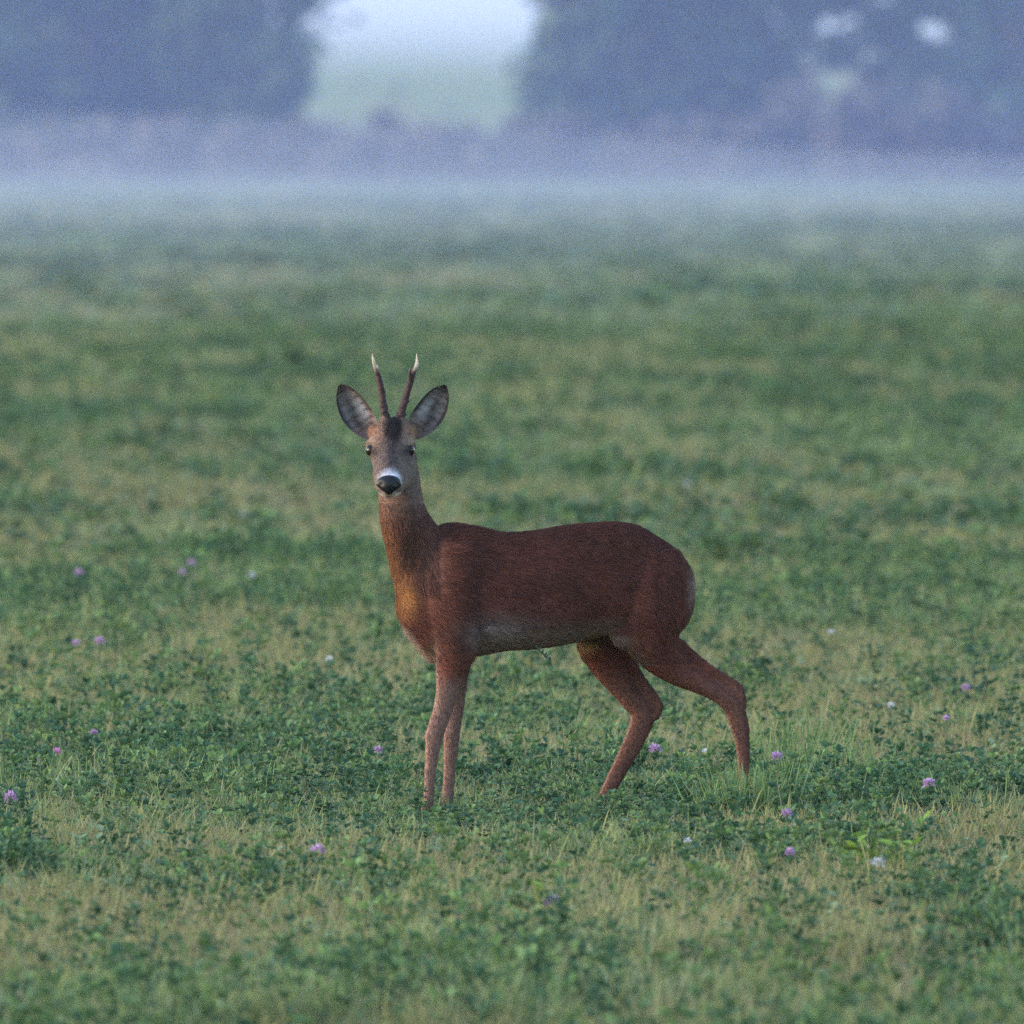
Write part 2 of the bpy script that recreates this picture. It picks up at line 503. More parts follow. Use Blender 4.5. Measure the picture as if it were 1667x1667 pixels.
NF, FF = yc(722) - 0.062, yc(738) + 0.062
NH, FH = yc(1090) - 0.068, yc(1010) + 0.070
HD = -0.13                                   # depth of the skull
def deer_shapes():
    L = [trunk()]
    # neck, from behind the jaw into the chest
    L.append(vloft([(650, 735, HD + .045, 26, .035), (650, 760, HD + .045, 30, .042), (651, 782, HD + .040, 33, .048), (652, 805, HD + .035, 35.5, .053), (656, 828, HD + .03, 37.5, .058),
                    (664, 850, HD + .028, 42.5, .063), (678, 880, HD + .03, 50, .070), (690, 915, HD + .034, 54, .078), (699, 955, HD + .038, 54, .083),
                    (705, 1000, HD + .045, 56, .078), (719, 1040, HD + .05, 50, .068), (732, 1074, HD + .055, 36, .055)]))
    # head
    L.append(dloft([(648, 716, HD + .062, 18, 18), (646, 713, HD + .045, 27, 27), (643, 709, HD + .01, 33, 31), (639, 717, HD - .03, 36, 34), (637, 728, HD - .055, 35.5, 33),
                    (636, 744, HD - .09, 29.5, 29), (635, 760, HD - .125, 24.5, 25), (634.5, 773, HD - .160, 22, 21), (634.5, 782, HD - .188, 21, 19), (634.5, 786, HD - .203, 15, 13)]))
    L.append(dloft([(646, 755, HD + .03, 30, 24), (643, 764, HD - .01, 34, 26), (639, 775, HD - .06, 30, 23), (636, 786, HD - .11, 23, 18), (635, 794, HD - .155, 17.5, 12), (634.5, 797, HD - .18, 13, 8)]))
    for sx in (-1, 1):
        L.append(ball(636.5 + sx * 28.5, 724, HD - .048, 12.5, .026, 13))       # brow and socket
        L.append(ball(636 + sx * 13 + 4, 686, HD + .006, 9, .014, 13))    # antler pedicles
        L.append(ball(640 + sx * 29, 703, HD + .026, 12, .020, 14))       # ear roots
        L.append(ball(634.5 + sx * 12, 787, HD - .172, 11, .03, 12))      # lips
    # shoulders
    for s, dd in ((-1, NF), (1, FF)):
        k = 1 if s < 0 else .9
        L.append(limb([(745, 880, dd + s * .000, 26, .020), (740, 920, dd + s * .012, 42, .036), (735, 965, dd + s * .016, 48, .042), (738, 1010, dd + s * .012, 45, .042), (742, 1050, dd + s * .004, 34, .034), (738, 1085, dd, 25, .028)]))
    # near fore leg
    L.append(limb([(744, 1045, NF, 32, .034), (736, 1080, NF, 26, .029), (730, 1115, NF, 20.5, .024), (722, 1150, NF, 17.5, .020), (712, 1180, NF, 16, .019), (707, 1200, NF, 15.5, .020), (704, 1222, NF, 12.2, .016), (701, 1250, NF, 10.2, .0135), (699, 1280, NF, 9.3, .013), (697, 1302, NF, 10, .014), (694, 1317, NF, 10.3, .0145), (690, 1330, NF, 8.5, .012)]))
    # far fore leg
    L.append(limb([(748, 1045, FF, 30, .034), (743, 1085, FF, 22, .028), (742, 1115, FF, 18.5, .024), (741, 1150, FF, 16, .020), (737, 1180, FF, 14.5, .019), (735, 1200, FF, 14, .020), (733.5, 1225, FF, 12.8, .016), (732, 1250, FF, 11.2, .0135), (730, 1280, FF, 10, .013), (729, 1302, FF, 10.3, .014), (726, 1317, FF, 10.5, .0145), (722, 1330, FF, 8.5, .012)]))
    # near hind leg: rump, thigh, gaskin, hock, cannon
    L.append(limb([(1062, 900, NH + .012, 42, .045), (1066, 945, NH - .012, 56, .062), (1062, 990, NH - .020, 60, .064), (1060, 1028, NH - .020, 52, .056), (1074, 1062, NH - .012, 37, .043), (1104, 1092, NH - .004, 25, .031), (1138, 1112, NH, 18, .025), (1170, 1131, NH, 15, .020), (1191, 1147, NH, 18.5, .0185), (1201, 1170, NH, 18, .017), (1207, 1195, NH, 15.2, .0155), (1210, 1225, NH, 12, .014), (1212, 1260, NH, 11, .0135), (1214, 1290, NH, 12, .0145), (1210, 1310, NH, 11, .0145), (1204, 1326, NH, 9, .012)]))
    L.append(limb([(1098, 1052, NH, 16, .022), (1124, 1071, NH, 11, .013), (1150, 1087, NH, 8, .0095), (1178, 1104, NH, 7.5, .009), (1199, 1119, NH, 9, .011), (1206, 1133, NH, 8.5, .012), (1209, 1152, NH, 8, .011)]))
    L.append(ball(1204, 1121, NH, 7, .010, 7)); L.append(ball(1074, 1151, FH, 7, .010, 7))
    L.append(limb([(1112, 1075, NH, 18, .014), (1146, 1098, NH, 15, .007), (1174, 1115, NH, 14, .007), (1196, 1132, NH, 14, .010)]))
    L.append(limb([(1012, 1085, FH, 18, .014), (1036, 1116, FH, 16, .007), (1054, 1142, FH, 14, .007), (1062, 1156, FH, 12, .010)]))
    L.append(ball(702, 1197, NF, 10, .016, 15)); L.append(ball(730, 1197, FF, 9, .016, 15))
    L.append(ball(1022, 1030, NH - .02, 30, .045, 26))      # flank fold
    # far hind leg
    L.append(limb([(1040, 910, FH - .02, 40, .045), (1025, 960, FH, 56, .055), (1000, 1005, FH, 52, .05), (982, 1042, FH - .006, 44, .043), (990, 1078, FH, 33, .034), (1006, 1111, FH, 23, .027), (1026, 1139, FH, 19.5, .022), (1046, 1162, FH, 22, .020), (1043, 1184, FH, 20.5, .018), (1032, 1210, FH, 17.8, .016), (1017, 1240, FH, 16, .0145), (1002, 1268, FH, 14, .0135), (990, 1292, FH, 12.8, .0145), (980, 1310, FH, 12.2, .0145), (970, 1326, FH, 10, .012)]))
    L.append(limb([(1018, 1070, FH, 14, .020), (1034, 1094, FH, 9, .012), (1050, 1116, FH, 7.5, .009), (1066, 1138, FH, 8, .010), (1072, 1153, FH, 9, .012), (1066, 1172, FH, 8, .011)]))
    # tail stub under the rump hair
    L.append(ball(1114, 940, yc(1114), 9, .022, 22))
    return L

deer = empty('roe_deer', (0, 0, 0))
tag(deer, 'reddish-brown roe buck with upright pointed antlers standing in the clover meadow, head turned', 'deer')

def mesh_arrays(me):
    n = len(me.vertices); co = np.empty(n * 3, np.float32); no = np.empty(n * 3, np.float32)
    me.vertices.foreach_get('co', co); me.vertices.foreach_get('normal', no)
    return co.reshape(-1, 3).astype(float), no.reshape(-1, 3).astype(float)

def build_body():
    V = []; F = []; n = 0
    for v, f in deer_shapes():
        V.append(v); F += [tuple(i + n for i in t) for t in f]; n += len(v)
    me = bpy.data.meshes.new('body_src'); me.from_pydata(np.concatenate(V).tolist(), [], F); me.update()
    bm = bmesh.new(); bm.from_mesh(me)
    bmesh.ops.triangulate(bm, faces=[f for f in bm.faces if len(f.verts) > 4])
    bmesh.ops.recalc_face_normals(bm, faces=bm.faces); bm.to_mesh(me); bm.free()
    o = bpy.data.objects.new('body_src', me); COL.objects.link(o)
    r = o.modifiers.new('r', 'REMESH'); r.mode = 'VOXEL'; r.voxel_size = 0.0042
    s = o.modifiers.new('s', 'SMOOTH'); s.factor = 0.5; s.iterations = 5
    dg = bpy.context.evaluated_depsgraph_get(); dg.update()
    me2 = bpy.data.meshes.new_from_object(o.evaluated_get(dg))
    bpy.data.objects.remove(o); me2.name = 'body'
    # flesh over the shoulder and thigh flows together: stronger smoothing on the trunk only
    o = bpy.data.objects.new('body_src', me2); COL.objects.link(o)
    co, _ = mesh_arrays(me2)
    u = co[:, 0] * PXM + 833.5; v = GROUND_ROW - co[:, 2] * PXM
    w = sstep(640, 690, u) * sstep(845, 880, v) * sstep(1062, 1020, v)
    vg = o.vertex_groups.new(name='trunk')
    lev = np.round(w * 10).astype(int)
    for k_ in range(1, 11): vg.add(np.nonzero(lev == k_)[0].tolist(), k_ / 10, 'REPLACE')
    s = o.modifiers.new('s', 'SMOOTH'); s.factor = 0.5; s.iterations = 30; s.vertex_group = 'trunk'
    dg = bpy.context.evaluated_depsgraph_get(); dg.update()
    me3 = bpy.data.meshes.new_from_object(o.evaluated_get(dg))
    bpy.data.objects.remove(o); bpy.data.meshes.remove(me2); me2 = me3; me2.name = 'body'
    b = bpy.data.objects.new('body', me2); COL.objects.link(b); b.parent = deer
    me2.materials.clear(); me2.materials.append(M_COAT)
    me2.polygons.foreach_set('use_smooth', [True] * len(me2.polygons))
    print('deer body verts', len(me2.vertices))
    return b

def g2(u, v, cu, cv, ru, rv): return np.exp(-(((u - cu) / ru) ** 2 + ((v - cv) / rv) ** 2))
def mixc(C, col, w): return C * (1 - w[:, None]) + np.asarray(col)[None, :] * w[:, None]

def coat(p, n):
    """Coat colours by place on the animal, with some shade and rim light painted in."""
    u = p[:, 0] * PXM + 833.5; v = GROUND_ROW - p[:, 2] * PXM; d = p[:, 1]
    C = np.tile(np.array((0.084, 0.029, 0.021)), (len(p), 1))
    C *= (0.80 + 0.4 * fbm(u / 26, v / 26 + d * 30, 3))[:, None]
    C = mixc(C, (0.058, 0.020, 0.016), 0.7 * sstep(-.1, .9, n[:, 2]) * sstep(660, 740, u) * (v < 1000))              # darker back
    C = mixc(C, (0.20, 0.165, 0.162), 0.9 * g2(u, v, 806, 1028, 50, 24) * (n[:, 1] < 0.3))                # grey flank behind the elbow
    C = mixc(C, (0.105, 0.070, 0.062), 0.6 * g2(u, v, 895, 1030, 60, 22) * (n[:, 1] < 0.3))
    C = mixc(C, (0.095, 0.055, 0.045), 0.5 * g2(u, v, 700, 915, 30, 60))                                    # greyer neck root
    C = mixc(C, (0.022, 0.014, 0.011), 0.92 * g2(u, v, 664, 884, 23, 54) * (n[:, 1] < 0.2))                 # dark brown throat, shadow side of the neck painted in
    C = mixc(C, (0.30, 0.125, 0.038), 0.9 * g2(u, v, 661, 968, 14, 30))                                     # orange chest
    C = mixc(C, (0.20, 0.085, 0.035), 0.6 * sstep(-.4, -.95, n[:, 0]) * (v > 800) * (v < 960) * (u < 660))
    brisket = sstep(14, 2, np.abs((u - 657) * 0.85 - (v - 1020) * 0.62 + 4)) * sstep(985, 1015, v) * sstep(1105, 1085, v) * (u < 712)
    C = mixc(C, (0.36, 0.26, 0.21), 0.85 * brisket)  # pale chest edge: light coat plus a painted rim of light
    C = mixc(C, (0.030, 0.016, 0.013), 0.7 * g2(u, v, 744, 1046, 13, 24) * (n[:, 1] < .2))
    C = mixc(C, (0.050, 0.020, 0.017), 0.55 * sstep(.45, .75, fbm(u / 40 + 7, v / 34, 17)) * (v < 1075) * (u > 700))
    under = sstep(-.35, -.85, n[:, 2]) * (v > 990) * (v < 1085) * (u > 690)
    C = mixc(C, (0.13, 0.095, 0.07), 0.6 * under)
    C = mixc(C, (0.30, 0.19, 0.09), 0.9 * g2(u, v, 955, 1052, 14, 9) * (d > .0))                            # pale groin hair
    C = mixc(C, (0.24, 0.17, 0.14), 0.6 * g2(u, v, 1000, 1040, 24, 7))
    # legs: greyer, with rim light painted pale along the front edge
    leg = sstep(1085, 1130, v)
    fore = u < 850
    C = mixc(C, (0.140, 0.084, 0.070), 0.8 * leg * fore)
    C = mixc(C, (0.105, 0.052, 0.040), 0.65 * leg * ~fore)
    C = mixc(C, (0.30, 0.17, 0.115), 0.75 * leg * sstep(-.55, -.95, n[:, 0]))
    C = mixc(C, (0.30, 0.20, 0.15), 0.6 * g2(u, v, 707, 1085, 6, 40))
    C = mixc(C, (0.085, 0.026, 0.020), 0.7 * g2(u, v, 1198, 1122, 26, 12) * sstep(.1, .7, n[:, 2] + n[:, 0]))  # dark red recess above the hock, its shading put into the colour
    C = mixc(C, (0.045, 0.030, 0.026), 0.8 * g2(u, v, 1219, 1194, 5, 10))                                   # metatarsal gland
    # dark tendon shading painted down the hind-leg backs, then pale rump-edge hairs
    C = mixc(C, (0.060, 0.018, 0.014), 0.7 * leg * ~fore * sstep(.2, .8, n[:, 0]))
    C = mixc(C, (0.045, 0.022, 0.018), 0.6 * sstep(1060, 1085, v) * sstep(1150, 1110, v) * ~fore * (d > .12) * sstep(.0, .6, n[:, 0]))
    C = mixc(C, (0.34, 0.27, 0.23), 0.35 * sstep(.55, .95, n[:, 0]) * g2(u, v, 1130, 950, 14, 36))
    # head
    head = sstep(HD + .07, HD + .0, d) * sstep(868, 785, v + (d - HD) * 120) * (u < 700)
    H = np.tile(np.array((0.092, 0.062, 0.052)), (len(p), 1)) * (0.85 + 0.3 * fbm(u / 9, v / 9, 8))[:, None]
    H = mixc(H, (0.19, 0.090, 0.050), 0.7 * (g2(u, v, 606, 700, 20, 18) + g2(u, v, 672, 700, 18, 18)).clip(0, 1))
    H = mixc(H, (0.21, 0.140, 0.095), 0.7 * (g2(u, v, 606, 716, 9, 7) + g2(u, v, 667, 716, 9, 7)).clip(0, 1))
    H = mixc(H, (0.012, 0.009, 0.008), sstep(1.15, .55, np.sqrt(((u - 641) / 18) ** 2 + ((v - 696) / 29) ** 2) + .25 * (fbm(u / 4, v / 7, 12) - .5)))
    H = mixc(H, (0.028, 0.024, 0.025), 0.85 * g2(u, v, 638, 736, 9, 24))
    H = mixc(H, (0.075, 0.055, 0.048), 0.6 * (g2(u, v, 616, 738, 6, 10) + g2(u, v, 658, 738, 6, 10)).clip(0, 1))
    H = mixc(H, (0.020, 0.014, 0.013), 0.9 * (g2(u, v, 608, 733, 13, 11) + g2(u, v, 664, 733, 13, 11)).clip(0, 1) ** 1.5)
    H = mixc(H, (0.46, 0.42, 0.45), 0.9 * sstep(1.15, .35, np.sqrt(((u - 635) / 20) ** 2 + ((v - 773) / 15) ** 2) + .5 * (fbm(u / 5, v / 5, 14) - .5)) * (d < HD - .1))
    H = mixc(H, (0.50, 0.42, 0.43), 0.9 * sstep(794, 799, v) * (g2(u, v, 623, 802, 8, 8) + g2(u, v, 645, 802, 8, 8)).clip(0, 1) * (d < HD - .1))
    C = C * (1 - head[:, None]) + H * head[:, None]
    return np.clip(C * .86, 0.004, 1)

body = build_body()
_co, _no = mesh_arrays(body.data)
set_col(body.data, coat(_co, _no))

# ears: cupped shells with a dark rim
EARHAIR = []
def build_ear(base, tip, sgn):
    B = np.array(base, float); T = np.array(tip, float)
    ax = T - B; Ln = np.linalg.norm(ax); ax /= Ln
    pp = np.array((ax[1], -ax[0])) * sgn          # towards the outer edge
    if pp[0] * sgn < 0: pp = -pp
    ts = [-.10, 0, .1, .2, .35, .5, .65, .78, .88, .95, 1.0]
    ws = np.interp(ts, [-.1, 0, .2, .4, .6, .8, .92, 1.0], [10, 17, 23.5, 25, 23.5, 17, 10, 1.5])
    NS = 15; S = np.linspace(-1, 1, NS)
    front = []; back = []; cf = []; cb = []
    for t, w in zip(ts, ws):
        sh = 2.8 * (1 - abs(2 * t - 1))
        for s in S:
            xy = B + ax * Ln * t + pp * (w * s + sh)
            cup = (1 - abs(s) ** 2.2) * (0.030 * min(1, w / 22) * (1 - .3 * t))
            y = HD + .022 + .010 * t + cup + 0.004 * s
            front.append(P(xy[0], xy[1], y)); back.append(P(xy[0], xy[1], y + 0.0045 * (1 - abs(s) ** 4) + .0008))
            rim = max(sstep(.68, .92, abs(s)), sstep(.80, .95, t)) * sstep(.05, .35, t)
            c = np.array((0.105, 0.088, 0.088)) * (0.9 + .3 * vnoise(t * 9, s * 4, 4))
            pale = np.exp(-((s + .45) / .28) ** 2 - ((t - .42) / .22) ** 2)
            c = c * (1 - .75 * pale) + np.array((0.30, 0.28, 0.30)) * .75 * pale
            dk = np.exp(-((s - .05) / .20) ** 2 - ((t - .55) / .13) ** 2)
            dk2 = np.exp(-((s - .30) / .18) ** 2 - ((t - .28) / .17) ** 2)
            c = c * (1 - .85 * max(dk, dk2)) + np.array((0.018, 0.014, 0.014)) * .85 * max(dk, dk2)
            warm = sstep(.3, .0, t)
            c = c * (1 - .5 * warm) + np.array((0.15, 0.07, 0.045)) * .5 * warm
            c = c * (1 - rim) + np.array((0.022, 0.017, 0.017)) * rim
            cf.append(c); bk = np.array((0.115, 0.062, 0.042)); cb.append(bk * (1 - rim) + np.array((0.022, 0.017, 0.017)) * rim)
            if abs(s) < .93 and t > 0.02 and t < .92:
                EARHAIR.append((front[-1], c, np.array((ax[0], 0, -ax[1])), pp, s, t))
    n = len(front); V = front + back; F = []; nt_ = len(ts)
    for i in range(nt_ - 1):
        for k in range(NS - 1):
            a, b, c_, d_ = i * NS + k, i * NS + k + 1, (i + 1) * NS + k + 1, (i + 1) * NS + k
            F.append((a, b, c_, d_)); F.append((n + d_, n + c_, n + b, n + a))
    edge = [i * NS for i in range(nt_)] + [(nt_ - 1) * NS + k for k in range(1, NS)] + [i * NS + NS - 1 for i in range(nt_ - 2, -1, -1)]
    for a, b in zip(edge[:-1], edge[1:]): F.append((a, b, n + b, n + a))
    o = mesh_obj('ear', V, F, M_COAT, deer); set_col(o.data, np.array(cf + cb))
    bm = bmesh.new(); bm.from_mesh(o.data); bmesh.ops.recalc_face_normals(bm, faces=bm.faces); bm.to_mesh(o.data); bm.free()
    sb = o.modifiers.new('soft', 'SUBSURF'); sb.levels = 1; sb.render_levels = 2
build_ear((602, 702), (553, 625), -1)
build_ear((677, 702), (726, 626), 1)

def build_antler(main, tine, seed):
    rng = np.random.default_rng(seed)
    S = Soup()
    def tube(st, rough):
        A = catmull(st, 9); R = []; C = []
        for i, (x, y, d, r) in enumerate(A):
            f = i / (len(A) - 1)
            bump = 1 + rough * (1 - .7 * f) * rng.uniform(-.4, .75, 12) * (rng.random(12) < .5)
            R.append(np.array([P(x + r * math.cos(a) * bump[k], y, d + r / PXM * math.sin(a) * bump[k]) for k, a in enumerate(np.linspace(0, 2 * np.pi, 12, endpoint=False))]))
            z = sstep(607, 586, y); c = np.array((0.024, 0.012, 0.013)) * (1 - z) + np.array((0.36, 0.27, 0.21)) * z
            C += [c * rng.uniform(.85, 1.15)] * 12
        V, F = loft(R); S.add(V, F, np.array(C))
    tube(main, .55); tube(tine, .1)
    # coronet ring
    x, y, d, r = main[0]
    tube([(x, y - 1, d, r * .9), (x, y - 4, d, r * 1.35), (x - .3, y - 8, d, r * 1.25), (x - .5, y - 11, d, r * .8)], .6)
    o = S.build('antler', M_HORN, parent=deer)
    return o
AD = HD + .008
build_antler([(629.5, 686, AD, 6.6), (626.5, 668, AD + .002, 6.3), (623, 645, AD + .006, 5.7), (619.5, 624, AD + .006, 5.2), (616, 609, AD + .004, 4.3), (611.5, 597, AD, 3.2), (608.5, 586, AD - .006, 2.3), (606.5, 574, AD - .010, .5)],
             [(617.5, 618, AD + .004, 4.2), (617, 608, AD + .012, 3.2), (615.5, 599, AD + .022, 1.9), (614.5, 593, AD + .028, .4)], 1)
build_antler([(650.5, 685, AD, 6.6), (655, 667, AD + .002, 6.3), (661, 646, AD + .006, 5.7), (667, 626, AD + .006, 5.2), (672.5, 609, AD + .006, 4.5), (677, 598, AD + .012, 3.5), (679, 588, AD + .018, 2.2), (678.5, 575, AD + .022, .5)],
             [(669, 620, AD + .004, 4.2), (668.5, 611, AD - .004, 3.2), (668, 603, AD - .012, 1.9), (668, 597, AD - .018, .4)], 2)

def ellipsoid(name, c, r, mat, parent, fn=None, n=24):
    V = []; F = []
    for i in range(n // 2 + 1):
        th = math.pi * i / (n // 2)
        for k in range(n):
            a = 2 * math.pi * k / n
            q = np.array((math.sin(th) * math.cos(a), math.sin(th) * math.sin(a), math.cos(th)))
            if fn: q = fn(q)
            V.append(np.array(c) + q * np.array(r))
    for i in range(n // 2):
        for k in range(n):
            F.append((i * n + k, (i + 1) * n + k, (i + 1) * n + (k + 1) % n, i * n + (k + 1) % n))
    return mesh_obj(name, V, F, mat, parent)
for px in (604.5, 667.5):
    s = -1 if px < 636 else 1
    ellipsoid('eye', P(px - s * 2.2, 731, HD - .0655), (10.6 / PXM, .0140, 10.2 / PXM), M_EYE, deer)
def nose_shape(q):
    x, y, z = q
    x *= 1.0 + 0.22 * z - 0.25 * max(0, -z)
    z2 = z - 0.12 * (abs(x) ** 2) * (z > 0)
    for s in (-1, 1):
        dd = ((x - s * .62) / .20) ** 2 + ((z2 - .05) / .24) ** 2
        if y < 0: y += .22 * math.exp(-dd)
    return np.array((x, y, z2))
ellipsoid('nose', P(634.5, 785, HD - .196), (20.5 / PXM, .020, 15.5 / PXM), M_NOSE, deer, nose_shape, 40)

def build_hoof(px, py, d, dirx):
    S = Soup()
    for s in (-1, 1):
        st = [(px, py, d + s * .008, 8, .0085), (px + dirx * 4, py + 7, d + s * .0095, 9, .0095), (px + dirx * 9, py + 15, d + s * .010, 9.5, .009)]
        R = []
        for x, y, dd, r, rl in catmull(st, 3):
            R.append(np.array([P(x + r * math.cos(a) + dirx * max(0, dirx * math.cos(a)) * 3, y, dd + rl * math.sin(a)) for a in ANG[::2]]))
        V, F = loft(R); S.add(V, F, (0.02, 0.016, 0.014))
    S.build('hoof', M_HOOF, parent=deer)
build_hoof(689, 1328, NF, -1); build_hoof(721, 1328, FF, -1); build_hoof(1203, 1325, NH, -1); build_hoof(968, 1325, FH, -1)

# short hair lying along the coat
def build_fur(count):
    me = body.data; me.calc_loop_triangles()
    nt_ = len(me.loop_triangles); tri = np.empty(nt_ * 3, np.int32); me.loop_triangles.foreach_get('vertices', tri); tri = tri.reshape(-1, 3)
    a, b, c = _co[tri[:, 0]], _co[tri[:, 1]], _co[tri[:, 2]]
    ar = np.linalg.norm(np.cross(b - a, c - a), axis=1) / 2
    pick = RNG.choice(nt_, count, p=ar / ar.sum())
    r1 = np.sqrt(RNG.random(count)); r2 = RNG.random(count)
    w = np.stack([1 - r1, r1 * (1 - r2), r1 * r2], 1)
    p = (a[pick] * w[:, :1] + b[pick] * w[:, 1:2] + c[pick] * w[:, 2:])
    n = (_no[tri[pick, 0]] * w[:, :1] + _no[tri[pick, 1]] * w[:, 1:2] + _no[tri[pick, 2]] * w[:, 2:]); n /= np.linalg.norm(n, axis=1)[:, None]
    u = p[:, 0] * PXM + 833.5; v = GROUND_ROW - p[:, 2] * PXM; d = p[:, 1]
    head = (v < 815) & (u < 700) & (d < HD + .045)
    neck = (v < 960) & (u < 715) & ~head
    leg = v > 1075
    dr = np.tile(np.array((0.85, 0.2, -0.35)), (count, 1))
    dr[neck] = (0.25, 0, -1.0)
    dr[leg] = (0.1, 0, -1.0)
    rump = (u > 1060) & ~leg; dr[rump] = (0.45, .1, -0.85)
    nose = P(634.5, 783, HD - .22)
    dr[head] = (p[head] - nose); dr[head] /= np.linalg.norm(dr[head], axis=1)[:, None]
    dr += RNG.normal(0, .12, dr.shape)
    dr -= n * (dr * n).sum(1)[:, None]; dr /= np.linalg.norm(dr, axis=1)[:, None] + 1e-9
    ln = np.full(count, 0.017); ln[neck] = .0065 + .0125 * sstep(800, 870, v[neck]); ln[leg] = .007; ln[head] = .0065
    ln[(v > 1030) & (v < 1075)] = .015; ln *= RNG.uniform(.6, 1.3, count)
    nz = (np.abs(u - 634.5) < 23) & (np.abs(v - 786) < 17) & (d < HD - .15)
    ln[nz] = .0015
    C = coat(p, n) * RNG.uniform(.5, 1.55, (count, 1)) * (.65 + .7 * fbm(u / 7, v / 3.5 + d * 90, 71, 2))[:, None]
    lift = RNG.uniform(.10, .32, count)[:, None]
    pts = np.stack([p - n * .0005, p + (dr * .5 + n * lift * .62) * ln[:, None], p + (dr * 1.0 + n * lift * .85) * ln[:, None]], 1)
    rad = np.tile(np.array((.00034, .00028, .00006)), (count, 1))
    # pale hair inside the ears
    ex = []; ec = []; er = []
    for q, cc, ax3, pp, s, t in EARHAIR:
        for _ in range(7):
            sd_ = np.array((pp[0], 0, -pp[1])) * (-s * .8) + ax3 * RNG.uniform(.1, .9) + np.array((0, -.35, 0)) + RNG.normal(0, .25, 3)
            sd_ /= np.linalg.norm(sd_); L_ = RNG.uniform(.006, .014) * (0.5 + abs(s))
            j = RNG.normal(0, .002, 3); j[1] = 0
            ex.append([q + j, q + j + sd_ * L_ * .5, q + j + sd_ * L_ + np.array((0, -.001, 0))])
            ec.append(np.array(cc) * RNG.uniform(.8, 1.5)); er.append((.0003, .00025, .00006))
    pts = np.concatenate([pts, np.array(ex)]); C = np.concatenate([C, np.array(ec)]); rad = np.concatenate([rad, np.array(er)])
    N = len(pts)
    hc = bpy.data.hair_curves.new('coat_hair')
    hc.add_curves([3] * N)
    hc.points.foreach_set('position', pts.astype(np.float32).ravel())
    ra = hc.attributes.get('radius') or hc.attributes.new('radius', 'FLOAT', 'POINT')
    ra.data.foreach_set('value', rad.astype(np.float32).ravel())
    ca = hc.attributes.new('Col', 'FLOAT_COLOR', 'POINT')
    cc = np.ones((N, 3, 4), np.float32); cc[:, :, :3] = C[:, None, :]
    ca.data.foreach_set('color', cc.ravel())
    hc.materials.append(M_HAIR)
    o = bpy.data.objects.new('coat_hair', hc); COL.objects.link(o); o.parent = deer
build_fur(150000)

# ------------------------------------------------------------------ flowers and single plants
def place_by_top(px, py, hz):
    """Ground point of a plant hz tall whose top shows at this photo pixel."""
    d = FPX * (CAM_H - hz) / (py - HOR)
    return ((px - 833.5) / FPX * d, d - DIST, 0.0)

def clover_flower(px, py, hz, size, col, label, group, name='clover_flower', lean=0.0):
    hz += .03; size *= 1.15
    x, y, z = place_by_top(px, py, hz)
    z = float(ground_z(x, y))
    root = empty(name, (x, y, z))
    tag(root, label, 'flower', group)
    rng = random.Random(px * 7 + py)
    S = Soup()
    tx = lean * hz
    stem(S, (-tx, rng.uniform(-.01, .01), -.01), (0, 0, hz - size * .4), .0014, (0.06, 0.10, 0.045), bend=(rng.uniform(-.006, .006), 0, 0))
    S.build('stem', M_MEADOW, parent=root)
    H = Soup()
    nf = 55 if name == 'clover_flower' else 22
    sq = rng.uniform(.6, .95)
    for i in range(nf):
        t = (i + .5) / nf; ph = math.acos(1 - 1.75 * t); az = i * 2.39996
        q = np.array((math.sin(ph) * math.cos(az), math.sin(ph) * math.sin(az), math.cos(ph) * sq)) + np.array((rng.gauss(0, .16), rng.gauss(0, .16), rng.gauss(0, .12)))
        c0 = np.array((0, 0, hz - size * .15)) + q * size * .16
        c = np.array(col) * rng.uniform(.75, 1.2); c = c * (.75 + .35 * max(0, q[2]))
        leaflet(H, c0, q + np.array((0, 0, .25)), np.array((rng.uniform(-1, 1), rng.uniform(-1, 1), .3)), size * rng.uniform(.26, .48), size * .15, c, .5)
    H.build('flower_head', M_FLOWER, parent=root)
    Lf = Soup()
    for k in range(3):
        a = rng.uniform(0, 6.28)
        leaflet(Lf, np.array((0, 0, hz - size * .75)), np.array((math.cos(a), math.sin(a), .1)), np.array((0, 0, 1.)), size * .8, size * .4, (0.035, 0.08, 0.045))
    Lf.build('leaf', M_MEADOW, parent=root)
    return root

PINK = (0.46, 0.27, 0.46); PALE = (0.55, 0.55, 0.60)
G = 'pink clover flowers in the meadow'
for px, py, hz, sz, lab in [
    (124, 1043, .13, .022, 'pink clover flower, one of a pair standing above dry grass'),
    (162, 1039, .135, .024, 'pink clover flower, one of a pair standing above dry grass'),
    (128, 936, .14, .026, None), (312, 918, .14, .024, None), (297, 935, .12, .022, None),
    (152, 1191, .10, .017, None), (16, 1295, .11, .026, None),
    (616, 1219, .10, .021, 'pink clover flower just before the fore legs of the deer'),
    (1067, 1217, .10, .026, 'mauve clover flower beside the forward hind leg of the deer'),
    (1265, 1229, .10, .024, 'mauve clover flower beside the rearmost hoof of the deer'),
    (1512, 1272, .10, .028, None), (1572, 1116, .12, .020, None), (1541, 1168, .11, .016, None),
    (1281, 1322, .10, .022, None), (517, 1384, .11, .026, None), (897, 1468, .11, .028, None), (1286, 1387, .09, .020, None)]:
    clover_flower(px, py, hz, sz, np.array(PINK) * random.uniform(.85, 1.1), lab or 'single pink clover flower head rising above the meadow grass', G)
x_ = clover_flower(92, 1222, .075, .022, (0.55, 0.22, 0.42), 'bright pink low clover flower leaning in the grass', G, lean=.5)
G2 = 'small white flowers in the meadow'
